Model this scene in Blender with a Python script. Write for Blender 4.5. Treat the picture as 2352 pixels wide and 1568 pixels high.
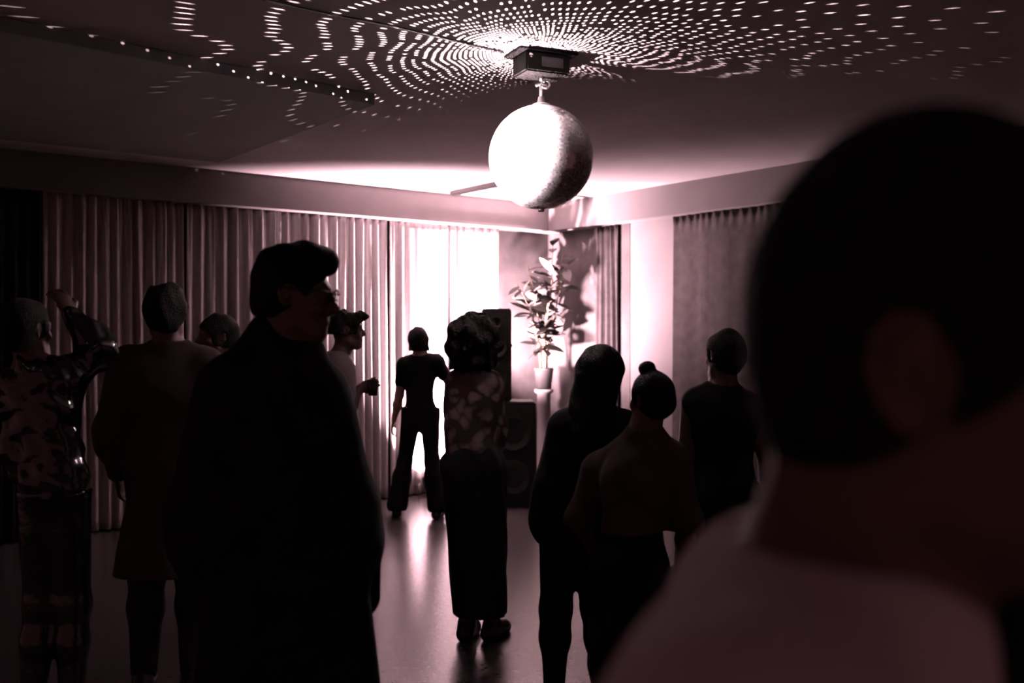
import bpy, bmesh, math, random
import numpy as np
from mathutils import Vector, Matrix

for o in list(bpy.data.objects):
    bpy.data.objects.remove(o, do_unlink=True)
random.seed(7)
SC = bpy.context.scene
COL = SC.collection
V = Vector

# ------------------------------------------------------------------ camera, world, exposure, main lights
F = 2276.0           # focal length in pixels of the 2352 px frame
HZ = 767.0           # row of the horizon
EYE = 1.6
cd = bpy.data.cameras.new('camera')
cam = bpy.data.objects.new('camera', cd)
COL.objects.link(cam)
cam.location = (0, 0, EYE)
cam.rotation_euler = (math.pi / 2, 0, 0)
cd.sensor_width = 36.0
cd.lens = 36.0 * F / 2352.0
cd.shift_y = -(784.0 - HZ) / 2352.0
cd.clip_start = 0.03
cd.dof.use_dof = True
cd.dof.focus_distance = 4.9
cd.dof.aperture_fstop = 2.5
SC.camera = cam

w = bpy.data.worlds.new('night')
SC.world = w
w.use_nodes = True
w.node_tree.nodes['Background'].inputs[0].default_value = (1.0, 0.40, 0.45, 1)
w.node_tree.nodes['Background'].inputs[1].default_value = 0.08

SC.view_settings.view_transform = 'Standard'
SC.view_settings.look = 'None'
SC.view_settings.gamma = 1.0
SC.view_settings.exposure = 0.0
SC.view_settings.use_curve_mapping = False
SC.cycles.caustics_reflective = False
SC.cycles.caustics_refractive = False
SC.cycles.filter_width = 3.0

UPLIGHT_AT = V((-0.07, 9.95, 1.22))     # lamp standing in the corner, behind the loudspeaker
UPLIGHT_W = 1200.0
WASH_AT = V((-0.80, 9.74, 0.0))         # floor can behind the silhouetted woman, washing the drape
WASH_W = 11500.0
SPOT_AT = V((-2.7, 3.0, 2.93))           # small ceiling spotlight aimed at the mirror ball
SPOT_W = 140000.0
BALL = V((0.146, 4.96, 2.483))
BALL_R = 0.26
DOTS_W = 150.0                            # added point light standing in for beams off the mirror tiles
LAMP_COL = (1.0, 0.64, 0.72)


def at(px, py, Y):
    """point at distance Y from the camera plane that sits at this place in the frame"""
    return V(((px - 1176.0) / F * Y, Y, EYE - (py - HZ) / F * Y))


def link_light(name, ld, loc):
    o = bpy.data.objects.new(name, ld)
    COL.objects.link(o)
    o.location = loc
    return o


# ------------------------------------------------------------------ materials
MATS = {}


def mat(name, col, rough=0.8, metal=0.0, vary=0.25, scale=12.0, bump=0.0, bscale=60.0, spec=0.5, sheen=0.0):
    if name in MATS:
        return MATS[name]
    m = bpy.data.materials.new(name)
    m.use_nodes = True
    nt = m.node_tree
    b = nt.nodes['Principled BSDF']
    b.inputs['Roughness'].default_value = rough
    b.inputs['Metallic'].default_value = metal
    b.inputs['Specular IOR Level'].default_value = spec
    b.inputs['Sheen Weight'].default_value = sheen
    tc = nt.nodes.new('ShaderNodeTexCoord')
    nz = nt.nodes.new('ShaderNodeTexNoise')
    nz.inputs['Scale'].default_value = scale
    nz.inputs['Detail'].default_value = 4
    nt.links.new(tc.outputs['Object'], nz.inputs['Vector'])
    rp = nt.nodes.new('ShaderNodeValToRGB')
    lo = [c * (1 - vary) for c in col]
    hi = [min(1, c * (1 + vary)) for c in col]
    rp.color_ramp.elements[0].position = 0.3
    rp.color_ramp.elements[1].position = 0.7
    rp.color_ramp.elements[0].color = (*lo, 1)
    rp.color_ramp.elements[1].color = (*hi, 1)
    nt.links.new(nz.outputs['Fac'], rp.inputs['Fac'])
    nt.links.new(rp.outputs['Color'], b.inputs['Base Color'])
    if bump:
        n2 = nt.nodes.new('ShaderNodeTexNoise')
        n2.inputs['Scale'].default_value = bscale
        n2.inputs['Detail'].default_value = 3
        nt.links.new(tc.outputs['Object'], n2.inputs['Vector'])
        bp = nt.nodes.new('ShaderNodeBump')
        bp.inputs['Strength'].default_value = bump
        bp.inputs['Distance'].default_value = 0.01
        nt.links.new(n2.outputs['Fac'], bp.inputs['Height'])
        nt.links.new(bp.outputs['Normal'], b.inputs['Normal'])
    MATS[name] = m
    return m


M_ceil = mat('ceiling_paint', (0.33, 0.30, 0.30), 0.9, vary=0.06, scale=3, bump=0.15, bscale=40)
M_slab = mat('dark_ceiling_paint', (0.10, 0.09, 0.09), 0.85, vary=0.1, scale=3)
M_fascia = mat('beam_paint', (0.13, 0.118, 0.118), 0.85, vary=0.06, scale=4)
M_wall = mat('dark_wall_paint', (0.075, 0.065, 0.065), 0.8, vary=0.3, scale=5, bump=0.2, bscale=20)
M_white = mat('white_paint', (0.18, 0.165, 0.165), 0.8, vary=0.05, scale=4)
M_drape = mat('pale_drape_cloth', (0.42, 0.39, 0.39), 0.85, vary=0.06, scale=20, bump=0.1, bscale=200)
M_black_drape = mat('black_drape_cloth', (0.012, 0.011, 0.011), 0.95, spec=0.1)
M_dark_drape = mat('brown_drape_cloth', (0.05, 0.043, 0.043), 0.9, spec=0.2)
M_floor = mat('floor_polish', (0.06, 0.052, 0.052), 0.25, vary=0.45, scale=26, bump=0.08, bscale=35, spec=0.5)
M_black = mat('black_plastic', (0.016, 0.015, 0.015), 0.55)
M_motor = mat('matt_black_sheet', (0.006, 0.0055, 0.0055), 0.9, spec=0.1)
M_metal = mat('black_metal', (0.03, 0.028, 0.028), 0.4, 0.6)
M_chrome = mat('bright_steel', (0.75, 0.73, 0.73), 0.3, 1.0, vary=0.05)
M_grille = mat('speaker_grille', (0.02, 0.02, 0.02), 0.5, 0.4, bump=0.6, bscale=300)
M_cone = mat('speaker_cone', (0.03, 0.03, 0.03), 0.6)
M_leaf = mat('leaf_green', (0.032, 0.030, 0.026), 0.6, vary=0.35, scale=30)
M_bark = mat('plant_stem', (0.12, 0.08, 0.05), 0.8)
M_soil = mat('soil', (0.05, 0.035, 0.025), 0.95, bump=0.6, bscale=80)
M_pot = mat('dark_pot', (0.015, 0.013, 0.013), 0.6)
M_skin = mat('skin', (0.42, 0.27, 0.22), 0.5, vary=0.08, scale=25, bump=0.1, bscale=150)
M_skin_d = mat('skin_deep', (0.12, 0.072, 0.058), 0.5, vary=0.08, scale=25, bump=0.1, bscale=150)
M_hair = mat('dark_hair', (0.010, 0.008, 0.007), 0.75, vary=0.4, scale=60, bump=0.8, bscale=140, spec=0.12)
M_hair_c = mat('curly_hair', (0.012, 0.009, 0.008), 0.8, vary=0.4, scale=40, bump=1.0, bscale=60, spec=0.12)
M_blk = mat('black_cloth', (0.012, 0.011, 0.011), 0.95, vary=0.3, bump=0.15, bscale=200, spec=0.15)
M_char = mat('charcoal_cloth', (0.030, 0.027, 0.027), 0.92, vary=0.3, bump=0.15, bscale=200, spec=0.2)
M_brown = mat('brown_cloth', (0.085, 0.065, 0.06), 0.9, vary=0.2, bump=0.15, bscale=200, spec=0.2)
M_tee = mat('pale_jersey', (0.60, 0.57, 0.57), 0.9, vary=0.05, scale=30, bump=0.15, bscale=300)
M_paleshirt = mat('pale_shirt_cloth', (0.55, 0.5, 0.5), 0.9, vary=0.05)
M_shoe = mat('shoe_leather', (0.015, 0.013, 0.013), 0.35)
M_leather = mat('glossy_black_leather', (0.010, 0.009, 0.009), 0.16, vary=0.3, bump=0.35, bscale=22, spec=0.9)
M_lens = mat('spectacle_frame', (0.02, 0.02, 0.02), 0.15, 0.2)
M_glasslens = mat('spectacle_lens', (0.05, 0.05, 0.05), 0.05, 0.0, spec=1.0)


def pattern_cloth():
    m = mat('printed_blouse_cloth', (0.3, 0.28, 0.28), 0.85)
    nt = m.node_tree
    b = nt.nodes['Principled BSDF']
    tc = nt.nodes.new('ShaderNodeTexCoord')
    vo = nt.nodes.new('ShaderNodeTexVoronoi')
    vo.inputs['Scale'].default_value = 13
    nz = nt.nodes.new('ShaderNodeTexNoise')
    nz.inputs['Scale'].default_value = 9
    nz.inputs['Detail'].default_value = 3
    mx = nt.nodes.new('ShaderNodeVectorMath')
    mx.operation = 'MULTIPLY_ADD'
    mx.inputs[1].default_value = (0.12, 0.12, 0.12)
    nt.links.new(tc.outputs['Object'], nz.inputs['Vector'])
    nt.links.new(nz.outputs['Color'], mx.inputs[0])
    nt.links.new(tc.outputs['Object'], mx.inputs[2])
    nt.links.new(mx.outputs[0], vo.inputs['Vector'])
    rp = nt.nodes.new('ShaderNodeValToRGB')
    rp.color_ramp.elements[0].position = 0.25
    rp.color_ramp.elements[0].color = (0.62, 0.55, 0.55, 1)
    rp.color_ramp.elements[1].position = 0.55
    rp.color_ramp.elements[1].color = (0.10, 0.085, 0.085, 1)
    nt.links.new(vo.outputs['Distance'], rp.inputs['Fac'])
    nt.links.new(rp.outputs['Color'], b.inputs['Base Color'])
    return m


M_print = pattern_cloth()


def tile_material():
    m = bpy.data.materials.new('mirror_tile')
    m.use_nodes = True
    nt = m.node_tree
    out = nt.nodes['Material Output']
    nt.nodes.remove(nt.nodes['Principled BSDF'])
    g1 = nt.nodes.new('ShaderNodeBsdfGlossy')
    g1.inputs['Roughness'].default_value = 0.12
    g1.inputs['Color'].default_value = (0.8, 0.78, 0.78, 1)
    g2 = nt.nodes.new('ShaderNodeBsdfGlossy')
    g2.inputs['Roughness'].default_value = 0.8
    g2.inputs['Color'].default_value = (0.75, 0.72, 0.72, 1)
    geo = nt.nodes.new('ShaderNodeNewGeometry')
    mul = nt.nodes.new('ShaderNodeMath')
    mul.operation = 'MULTIPLY_ADD'
    mul.inputs[1].default_value = 0.3
    mul.inputs[2].default_value = 0.22
    nt.links.new(geo.outputs['Random Per Island'], mul.inputs[0])
    mx = nt.nodes.new('ShaderNodeMixShader')
    nt.links.new(mul.outputs[0], mx.inputs[0])
    nt.links.new(g1.outputs[0], mx.inputs[1])
    nt.links.new(g2.outputs[0], mx.inputs[2])
    nt.links.new(mx.outputs[0], out.inputs['Surface'])
    return m


M_tile = tile_material()


def emit_mat(name, col, s):
    m = bpy.data.materials.new(name)
    m.use_nodes = True
    nt = m.node_tree
    b = nt.nodes['Principled BSDF']
    b.inputs['Base Color'].default_value = (*col, 1)
    b.inputs['Emission Color'].default_value = (*col, 1)
    b.inputs['Emission Strength'].default_value = s
    return m


# ------------------------------------------------------------------ object helpers
def tag(o, label=None, cat=None, group=None, kind=None):
    if label:
        o['label'] = label
    if cat:
        o['category'] = cat
    if group:
        o['group'] = group
    if kind:
        o['kind'] = kind
    return o


def empty(name, loc=(0, 0, 0), rz=0.0):
    o = bpy.data.objects.new(name, None)
    o.empty_display_size = 0.1
    COL.objects.link(o)
    o.location = loc
    o.rotation_euler = (0, 0, rz)
    return o


def obj(name, me, m, parent=None, loc=None):
    o = bpy.data.objects.new(name, me)
    COL.objects.link(o)
    if m is not None and len(me.materials) == 0:
        me.materials.append(m)
    if parent is not None:
        o.parent = parent
    if loc is not None:
        o.location = loc
    return o


def pydata(name, verts, faces, smooth=False):
    me = bpy.data.meshes.new(name)
    me.from_pydata([tuple(v) for v in verts], [], faces)
    me.update()
    if smooth:
        me.shade_smooth()
    return me


def bm_mesh(name, bm, smooth=False, bevel=0.0):
    if bevel:
        bmesh.ops.bevel(bm, geom=bm.edges[:], offset=bevel, segments=2, affect='EDGES', clamp_overlap=True)
    bmesh.ops.recalc_face_normals(bm, faces=bm.faces[:])
    me = bpy.data.meshes.new(name)
    bm.to_mesh(me)
    bm.free()
    if smooth:
        me.shade_smooth()
    return me


def bm_box(bm, c, size, R=None):
    r = bmesh.ops.create_cube(bm, size=1.0)
    S = Matrix.Diagonal((size[0], size[1], size[2], 1))
    T = Matrix.Translation(c) @ (R.to_4x4() if R is not None else Matrix.Identity(4)) @ S
    bmesh.ops.transform(bm, matrix=T, verts=r['verts'])
    return r['verts']


def box_mesh(name, c, size, R=None, bevel=0.004):
    bm = bmesh.new()
    bm_box(bm, c, size, R)
    return bm_mesh(name, bm, bevel=bevel)


def lathe(name, prof, seg=32, smooth=True, cap=True):
    """profile of (radius, z), spun about z"""
    vs, fs = [], []
    n = len(prof)
    for k in range(seg):
        a = 2 * math.pi * k / seg
        for r, z in prof:
            vs.append((r * math.cos(a), r * math.sin(a), z))
    for k in range(seg):
        k2 = (k + 1) % seg
        for i in range(n - 1):
            fs.append((k * n + i, k2 * n + i, k2 * n + i + 1, k * n + i + 1))
    if cap:
        fs.append([k * n for k in range(seg)][::-1])
        fs.append([k * n + n - 1 for k in range(seg)])
    me = pydata(name, vs, fs, smooth)
    return me


def tube(name, pts, r, seg=8, r2=None, closed=False):
    pts = [V(p) for p in pts]
    n = len(pts)
    vs, fs = [], []
    prev = None
    for i, p in enumerate(pts):
        if closed:
            t = pts[(i + 1) % n] - pts[i - 1]
        else:
            t = pts[min(i + 1, n - 1)] - pts[max(i - 1, 0)]
        t.normalize()
        if prev is None:
            u = t.orthogonal().normalized()
        else:
            u = (prev - t * prev.dot(t)).normalized()
        prev = u
        wv = t.cross(u)
        rr = r if r2 is None else r + (r2 - r) * i / (n - 1)
        for k in range(seg):
            a = 2 * math.pi * k / seg
            vs.append(p + (u * math.cos(a) + wv * math.sin(a)) * rr)
    m = n if closed else n - 1
    for i in range(m):
        j = (i + 1) % n
        for k in range(seg):
            k2 = (k + 1) % seg
            fs.append((i * seg + k, i * seg + k2, j * seg + k2, j * seg + k))
    if not closed:
        fs.append(list(range(seg))[::-1])
        fs.append([(n - 1) * seg + k for k in range(seg)])
    return pydata(name, vs, fs, True)


# ------------------------------------------------------------------ room
D1 = V((0.796, 0.605, 0)).normalized()     # along the draped wall, towards the corner
D2 = V((-D1.y, D1.x, 0))                   # along the other wall, towards the corner
N1 = V((D1.y, -D1.x, 0))                   # out of the draped wall into the room
N2 = -D1                                   # out of the right wall into the room
CORNER = V((0.428, 10.98, 0))
CEIL = 3.0
LOW = 2.71                                 # underside of the edge beam


def L(a, b, z=0.0):
    """room point: a metres from the corner along the draped wall, b metres out of it"""
    return CORNER - D1 * a + N1 * b + V((0, 0, z))


def slab(name, pts, z0, z1, m):
    n = len(pts)
    vs = [(p[0], p[1], z0) for p in pts] + [(p[0], p[1], z1) for p in pts]
    fs = [list(range(n))[::-1], list(range(n, 2 * n))]
    for i in range(n):
        j = (i + 1) % n
        fs.append((i, j, n + j, n + i))
    bm = bmesh.new()
    bv = [bm.verts.new(v) for v in vs]
    for f in fs:
        bm.faces.new([bv[i] for i in f])
    return tag(obj(name, bm_mesh(name, bm), m), kind='structure')


RA, RB = 8.6, 9.4     # length of the draped wall, of the right wall
f_pts = [L(-0.2, -0.2), L(RA, -0.2), L(RA, RB), L(-0.2, RB)]
tag(slab('floor', f_pts, -0.1, 0.0, M_floor), 'dark polished floor of the dance room', 'floor')
tag(slab('ceiling', f_pts, CEIL, CEIL + 0.1, M_ceil), 'plain painted ceiling over the dance floor', 'ceiling')
tag(slab('wall_left', [L(0, -0.05), L(RA, -0.05), L(RA, -0.25), L(0, -0.25)], 0, CEIL, M_wall), 'wall behind the long pale drapes', 'wall')
tag(slab('wall_right', [L(0, -0.25), L(-0.2, -0.25), L(-0.2, RB), L(0, RB)], 0, CEIL, M_wall), 'dark wall right of the corner', 'wall')
BW = 0.22
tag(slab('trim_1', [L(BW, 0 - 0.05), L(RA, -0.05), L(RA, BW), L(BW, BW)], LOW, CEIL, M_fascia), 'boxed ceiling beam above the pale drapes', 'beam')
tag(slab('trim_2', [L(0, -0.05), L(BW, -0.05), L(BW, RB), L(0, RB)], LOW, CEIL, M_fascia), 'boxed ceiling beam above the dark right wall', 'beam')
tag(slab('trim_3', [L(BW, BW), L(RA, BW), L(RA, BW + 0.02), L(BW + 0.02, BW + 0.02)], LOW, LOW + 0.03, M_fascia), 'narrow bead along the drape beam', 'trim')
# pale pilaster on the right wall
PB0, PB1 = 1.336, 1.336 + 0.589
tag(slab('trim_4', [L(0, PB0), L(0.07, PB0), L(0.07, PB1), L(0, PB1)], 0, LOW, M_white), 'pale painted pilaster on the right wall', 'pilaster')
# dark framed recess between the corner and the pilaster
tag(slab('trim_5', [L(0, PB0 - 0.16), L(0.05, PB0 - 0.16), L(0.05, PB0 - 0.03), L(0, PB0 - 0.03)], 0, LOW, M_wall), 'dark upright beside the pale pilaster', 'trim')
# dropped dark ceiling field on the left
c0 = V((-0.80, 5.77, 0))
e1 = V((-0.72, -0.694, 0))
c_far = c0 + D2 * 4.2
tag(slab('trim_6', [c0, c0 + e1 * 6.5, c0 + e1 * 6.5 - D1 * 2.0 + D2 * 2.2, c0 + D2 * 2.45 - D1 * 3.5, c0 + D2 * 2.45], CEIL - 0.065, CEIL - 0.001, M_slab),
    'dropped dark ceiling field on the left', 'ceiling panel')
# baseboards
tag(slab('baseboard_right', [L(0, 0.0), L(0.015, 0.0), L(0.015, PB0 - 0.16), L(0, PB0 - 0.16)], 0, 0.1, M_wall), 'dark baseboard by the corner', 'baseboard')

# ------------------------------------------------------------------ drapes


def drape(name, p0, p1, z0, z1, m, label, pleat=0.105, amp=0.035, seed=0, gather=0.3, out=None, back=0.0, group=None, nz=26):
    rnd = random.Random(seed)
    p0, p1 = V(p0), V(p1)
    d = p1 - p0
    Ln = d.length
    d.normalize()
    out = out or N1
    nx = max(24, int(Ln / 0.011))
    # irregular pleats: random phase walk
    ph = [0.0]
    for i in range(nx):
        ph.append(ph[-1] + 2 * math.pi * (Ln / nx) / (pleat * (0.62 + 0.9 * rnd.random() ** 1.5)))
    am = [0.5 + 0.7 * rnd.random() for i in range(int(Ln / pleat) + 3)]
    f2 = rnd.uniform(0.8, 1.3)
    vs, fs = [], []
    for j in range(nz + 1):
        t = j / nz
        z = z1 + (z0 - z1) * t
        g = max(0.0, 1 - t / gather)
        for i in range(nx + 1):
            u = i / nx * Ln
            a = am[min(int(u / pleat), len(am) - 1)]
            s = math.sin(ph[i] + 0.5 * math.sin(2.1 * t * f2 + u * 3))
            prof = (abs(s) ** 0.75) * (1 if s > 0 else -1)
            y = amp * a * prof * (0.75 + 0.45 * t)
            y += 0.014 * g * math.sin(ph[i] * 2.6 + 1.3)
            y += 0.010 * math.sin(u * 7 + t * 3 + seed)
            vs.append(p0 + d * u + out * (y + back) + V((0, 0, z)))
    for j in range(nz):
        for i in range(nx):
            a = j * (nx + 1) + i
            fs.append((a, a + 1, a + nx + 2, a + nx + 1))
    me = pydata(name, vs, fs, True)
    root = empty(name, (p0 + p1) / 2)
    tag(root, label, 'curtain', group)
    o = obj('cloth', me, m, root)
    o.location = -((p0 + p1) / 2)
    so = o.modifiers.new('thick', 'SOLIDIFY')
    so.thickness = 0.004
    rod = tube('heading_tape', [p0 + V((0, 0, z1 - 0.005)) + out * back, p1 + V((0, 0, z1 - 0.005)) + out * back], 0.012)
    r_ = obj('heading_rod', rod, M_metal, root)
    r_.location = -((p0 + p1) / 2)
    return root


ZB, ZT = 0.015, LOW + 0.04
BO = 0.07     # hang line out of the wall


def wall_a(px):
    """distance from the corner along the drape line for a frame column"""
    k = (px - 1176.0) / F
    # X = k*Y with (X,Y) = CORNER - D1*a + N1*BO
    X0, Y0 = (CORNER + N1 * BO).x, (CORNER + N1 * BO).y
    return (X0 - k * Y0) / (D1.x - k * D1.y)


edges = [1147, 893, 632, 424, 92]
labels = ['overexposed pale drape in the corner behind the silhouetted woman',
          'pale pleated drape behind the man in glasses',
          'dim gathered drape above the crowd, second from the black drape',
          'dim drape hanging next to the black drape']
for i in range(4):
    a1, a0 = wall_a(edges[i]), wall_a(edges[i + 1])
    drape('curtain_panel', L(a0 - 0.01, BO), L(a1 + 0.01, BO), ZB, ZT, M_drape, labels[i], pleat=[0.115, 0.105, 0.12, 0.10][i], amp=[0.028, 0.038, 0.04, 0.03][i],
          seed=11 + i * 5, gather=0.35, group='pale drapes along the left wall')
drape('black_curtain', L(wall_a(92) + 1.7, BO + 0.05), L(wall_a(92) + 0.01, BO + 0.05), ZB, ZT, M_black_drape, 'black drape at the far left edge of the room', seed=3, amp=0.03)
# drapes on the right wall
drape('brown_curtain', L(0.10, PB1 + 3.2), L(0.10, PB1 + 0.01), ZB, LOW + 0.02, M_dark_drape, 'dark drape right of the pale pilaster', seed=8, gather=0.02, amp=0.003, pleat=0.25, out=N2)
drape('brown_curtain', L(0.06, PB0 - 0.17), L(0.06, PB0 - 0.52), ZB, LOW + 0.02, M_dark_drape, 'dark drape left of the pale pilaster, behind the plant', seed=21, amp=0.03, pleat=0.1, out=N2)

# ------------------------------------------------------------------ mirror ball with motor


def make_ball():
    root = empty('disco_ball', BALL)
    tag(root, 'large mirror ball hanging from a motor under the ceiling', 'disco ball')
    bm = bmesh.new()
    bmesh.ops.create_uvsphere(bm, u_segments=64, v_segments=40, radius=BALL_R - 0.004)
    obj('core', bm_mesh('core', bm, True), M_black, root)
    vs, fs = [], []
    rnd = random.Random(2)
    rows = 82
    for i in range(rows):
        th = -math.pi / 2 + (i + 0.5) * math.pi / rows
        m = max(4, int(round(2 * rows * math.cos(th))))
        off = rnd.random()
        for j in range(m):
            ph = 2 * math.pi * (j + off) / m
            n = V((math.cos(th) * math.cos(ph), math.cos(th) * math.sin(ph), math.sin(th)))
            e = V((-math.sin(ph), math.cos(ph), 0))
            q = n.cross(e)
            tn = (n + e * rnd.gauss(0, 0.012) + q * rnd.gauss(0, 0.012)).normalized()
            e = (e - tn * e.dot(tn)).normalized()
            q = tn.cross(e)
            h = BALL_R * math.pi / rows * 0.5 * 0.93
            hw = BALL_R * math.pi * math.cos(th) / m * 0.95
            c = n * BALL_R
            b = len(vs)
            for dz, sc in ((0, 1.0), (-0.004, 1.0)):
                for sx, sy in ((-1, -1), (1, -1), (1, 1), (-1, 1)):
                    vs.append(c + tn * dz + e * (sx * hw * sc) + q * (sy * h * sc))
            fs.append((b, b + 1, b + 2, b + 3))
            for k in range(4):
                k2 = (k + 1) % 4
                fs.append((b + k, b + 4 + k, b + 4 + k2, b + k2))
    tag(obj('mirror_tiles', pydata('mirror_tiles', vs, fs), M_tile, root), kind='stuff')
    cap = lathe('top_cap', [(0.0, 0.0), (0.045, 0.0), (0.045, 0.012), (0.02, 0.02), (0.014, 0.05), (0.0, 0.05)], 20, cap=False)
    obj('top_cap', cap, M_chrome, root, (0, 0, BALL_R - 0.006))
    obj('bottom_cap', lathe('bottom_cap', [(0.0, -0.012), (0.014, -0.012), (0.018, 0.004), (0.0, 0.004)], 16, cap=False), M_chrome, root, (0, 0, -BALL_R))
    obj('hanging_rod', tube('hanging_rod', [(0, 0, BALL_R + 0.02), (0, 0, BALL_R + 0.105)], 0.0085), M_chrome, root)
    ring = [(0.022 + 0.02 * math.cos(a), 0.006 * math.sin(a), BALL_R + 0.105 + 0.02 * math.sin(a)) for a in [k * math.pi / 8 for k in range(16)]]
    obj('hanging_ring', tube('hanging_ring', ring, 0.006, closed=True), M_chrome, root)
    obj('shackle', tube('shackle', [(-0.028, 0, BALL_R + 0.1), (0.0, 0, BALL_R + 0.108), (0.03, 0, BALL_R + 0.1)], 0.008), M_chrome, root)
    obj('chain', tube('chain', [(0.022, 0, BALL_R + 0.12), (0.012, 0, 0.378)], 0.004), M_chrome, root)
    return root


make_ball()
mroot = empty('ball_motor', (BALL.x, BALL.y, CEIL), math.radians(24))
tag(mroot, 'black motor box on the ceiling above the mirror ball', 'motor')
obj('housing', box_mesh('housing', V((0, 0, -0.062)), (0.24, 0.17, 0.10), bevel=0.008), M_motor, mroot)
obj('mounting_plate', box_mesh('mounting_plate', V((0, 0, -0.006)), (0.32, 0.20, 0.012), bevel=0.003), M_motor, mroot)
obj('drive_shaft', tube('drive_shaft', [(0, 0, -0.11), (0, 0, -0.135)], 0.01), M_chrome, mroot)
obj('side_plate', box_mesh('side_plate', V((0.02, -0.087, -0.062)), (0.12, 0.004, 0.05), bevel=0.001), M_metal, mroot)
sc_ = obj('screw', lathe('screw', [(0.0, 0), (0.012, 0), (0.012, 0.006), (0.0, 0.008)], 12, cap=False), M_chrome, mroot, (-0.095, -0.087, -0.035))
sc_.rotation_euler = (math.pi / 2, 0, 0)
# cable running over the ceiling to the motor
cpts = []
ca, cb = V((-2.6, 2.9, 0)), V((-0.04, 4.89, 0))
for k in range(30):
    t = k / 29
    p = ca.lerp(cb, t)
    cpts.append((p.x, p.y + 0.015 * math.sin(t * 21), CEIL - 0.008))
tag(obj('power_cable', tube('power_cable', cpts, 0.006, 6), M_black), 'thin dark cable running over the ceiling to the motor', 'cable')

# slim slatted vent in the ceiling behind the ball
vr = empty('ceiling_strip', (-0.556 + 0.5 * 0.605, 9.66 - 0.5 * 0.796, CEIL), math.atan2(0.796, -0.605))
tag(vr, 'slim dark slatted vent in the ceiling behind the mirror ball', 'strip')
obj('strip_frame', box_mesh('strip_frame', V((0, 0, -0.02)), (1.1, 0.06, 0.04)), M_metal, vr)  # long dark bar with thin slats under the ceiling
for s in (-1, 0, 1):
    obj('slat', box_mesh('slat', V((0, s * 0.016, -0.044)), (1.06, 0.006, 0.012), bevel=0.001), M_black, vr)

# ------------------------------------------------------------------ lamps


def par_can(root, aim, size=0.09, glow=20.0):
    q = V((0, 0, 1)).rotation_difference(V(aim).normalized())
    h = obj('lamp_housing', lathe('lamp_housing', [(size * 0.45, -size * 1.6), (size * 0.8, -size * 1.3), (size, -0.02), (size, 0.0), (size * 0.9, 0.0), (size * 0.85, -0.03), (0.0, -0.03)], 24, cap=False), M_metal, root)
    h.rotation_mode = 'QUATERNION'
    h.rotation_quaternion = q
    ln = obj('lens', lathe('lens', [(0.0, -0.012), (size * 0.82, -0.02), (size * 0.82, -0.026), (0.0, -0.026)], 24, cap=False), emit_mat('lamp_lens', LAMP_COL, glow), h)
    return h


up = empty('floor_uplight', (UPLIGHT_AT.x, UPLIGHT_AT.y, 0))
tag(up, 'stage lamp on a short stand behind the loudspeaker', 'lamp')
obj('pole', tube('pole', [(0, 0, 0.05), (0, 0, UPLIGHT_AT.z - 0.24)], 0.016), M_metal, up)
for k in range(3):
    a = k * 2.094 + 0.5
    obj('leg', tube('leg', [(0, 0, 0.3), (0.22 * math.cos(a), 0.22 * math.sin(a), 0.012)], 0.011), M_metal, up)
hd = empty('lamp_head_pivot')
bpy.data.objects.remove(hd)
UPDIR = (D1 * 0.7 + D2 * 0.05 + V((0, 0, 0.8))).normalized()
h_ = par_can(up, UPDIR, 0.075, 30.0)
h_.location = V((0, 0, UPLIGHT_AT.z)) - UPDIR * 0.01
ld = bpy.data.lights.new('uplight', 'SPOT')
ld.energy = UPLIGHT_W
ld.color = LAMP_COL
ld.shadow_soft_size = 0.045
ld.spot_size = math.radians(165)
ld.spot_blend = 0.8
uo_ = link_light('uplight_beam', ld, UPLIGHT_AT)
uo_.rotation_mode = 'QUATERNION'
uo_.rotation_quaternion = V((0, 0, -1)).rotation_difference(UPDIR)

wash = empty('floor_lamp_can', WASH_AT)
tag(wash, 'low stage lamp on the floor behind the silhouetted woman', 'lamp')
wdir = (V((0, 0, 1)) - N1 * 0.38 + D1 * 0.20).normalized()
h_ = par_can(wash, wdir, 0.085, 30.0)
h_.location = (0, 0, 0.19)
obj('foot_bracket', tube('foot_bracket', [(-0.11, 0.02, 0.13), (-0.12, 0.0, 0.012), (0.12, 0.0, 0.012), (0.11, 0.02, 0.13)], 0.009), M_metal, wash)
ld = bpy.data.lights.new('wash', 'SPOT')
ld.energy = WASH_W
ld.color = LAMP_COL
ld.shadow_soft_size = 0.05
ld.spot_size = math.radians(112)
ld.spot_blend = 1.0
wo_ = link_light('wash_beam', ld, WASH_AT + V((0, 0, 0.20)))
wo_.rotation_mode = 'QUATERNION'
wo_.rotation_quaternion = V((0, 0, -1)).rotation_difference(wdir)

sp = empty('ceiling_spotlight', SPOT_AT)
tag(sp, 'small spotlight on the ceiling aimed at the mirror ball', 'spotlight')
aim = (BALL - SPOT_AT).normalized()
par_can(sp, aim, 0.05, 8.0)
obj('bracket', tube('bracket', [(0, 0, 0.0), (0, 0, CEIL - SPOT_AT.z)], 0.008), M_metal, sp)
ld = bpy.data.lights.new('spot', 'SPOT')
ld.energy = SPOT_W
ld.color = (1.0, 0.78, 0.84)
ld.shadow_soft_size = 0.03
dist = (BALL - SPOT_AT).length
ld.spot_size = 2 * math.atan((BALL_R * 0.93) / dist)
ld.spot_blend = 0.12
so_ = link_light('spot_beam', ld, SPOT_AT + aim * 0.03)
so_.rotation_mode = 'QUATERNION'
so_.rotation_quaternion = V((0, 0, -1)).rotation_difference(aim)


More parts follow.
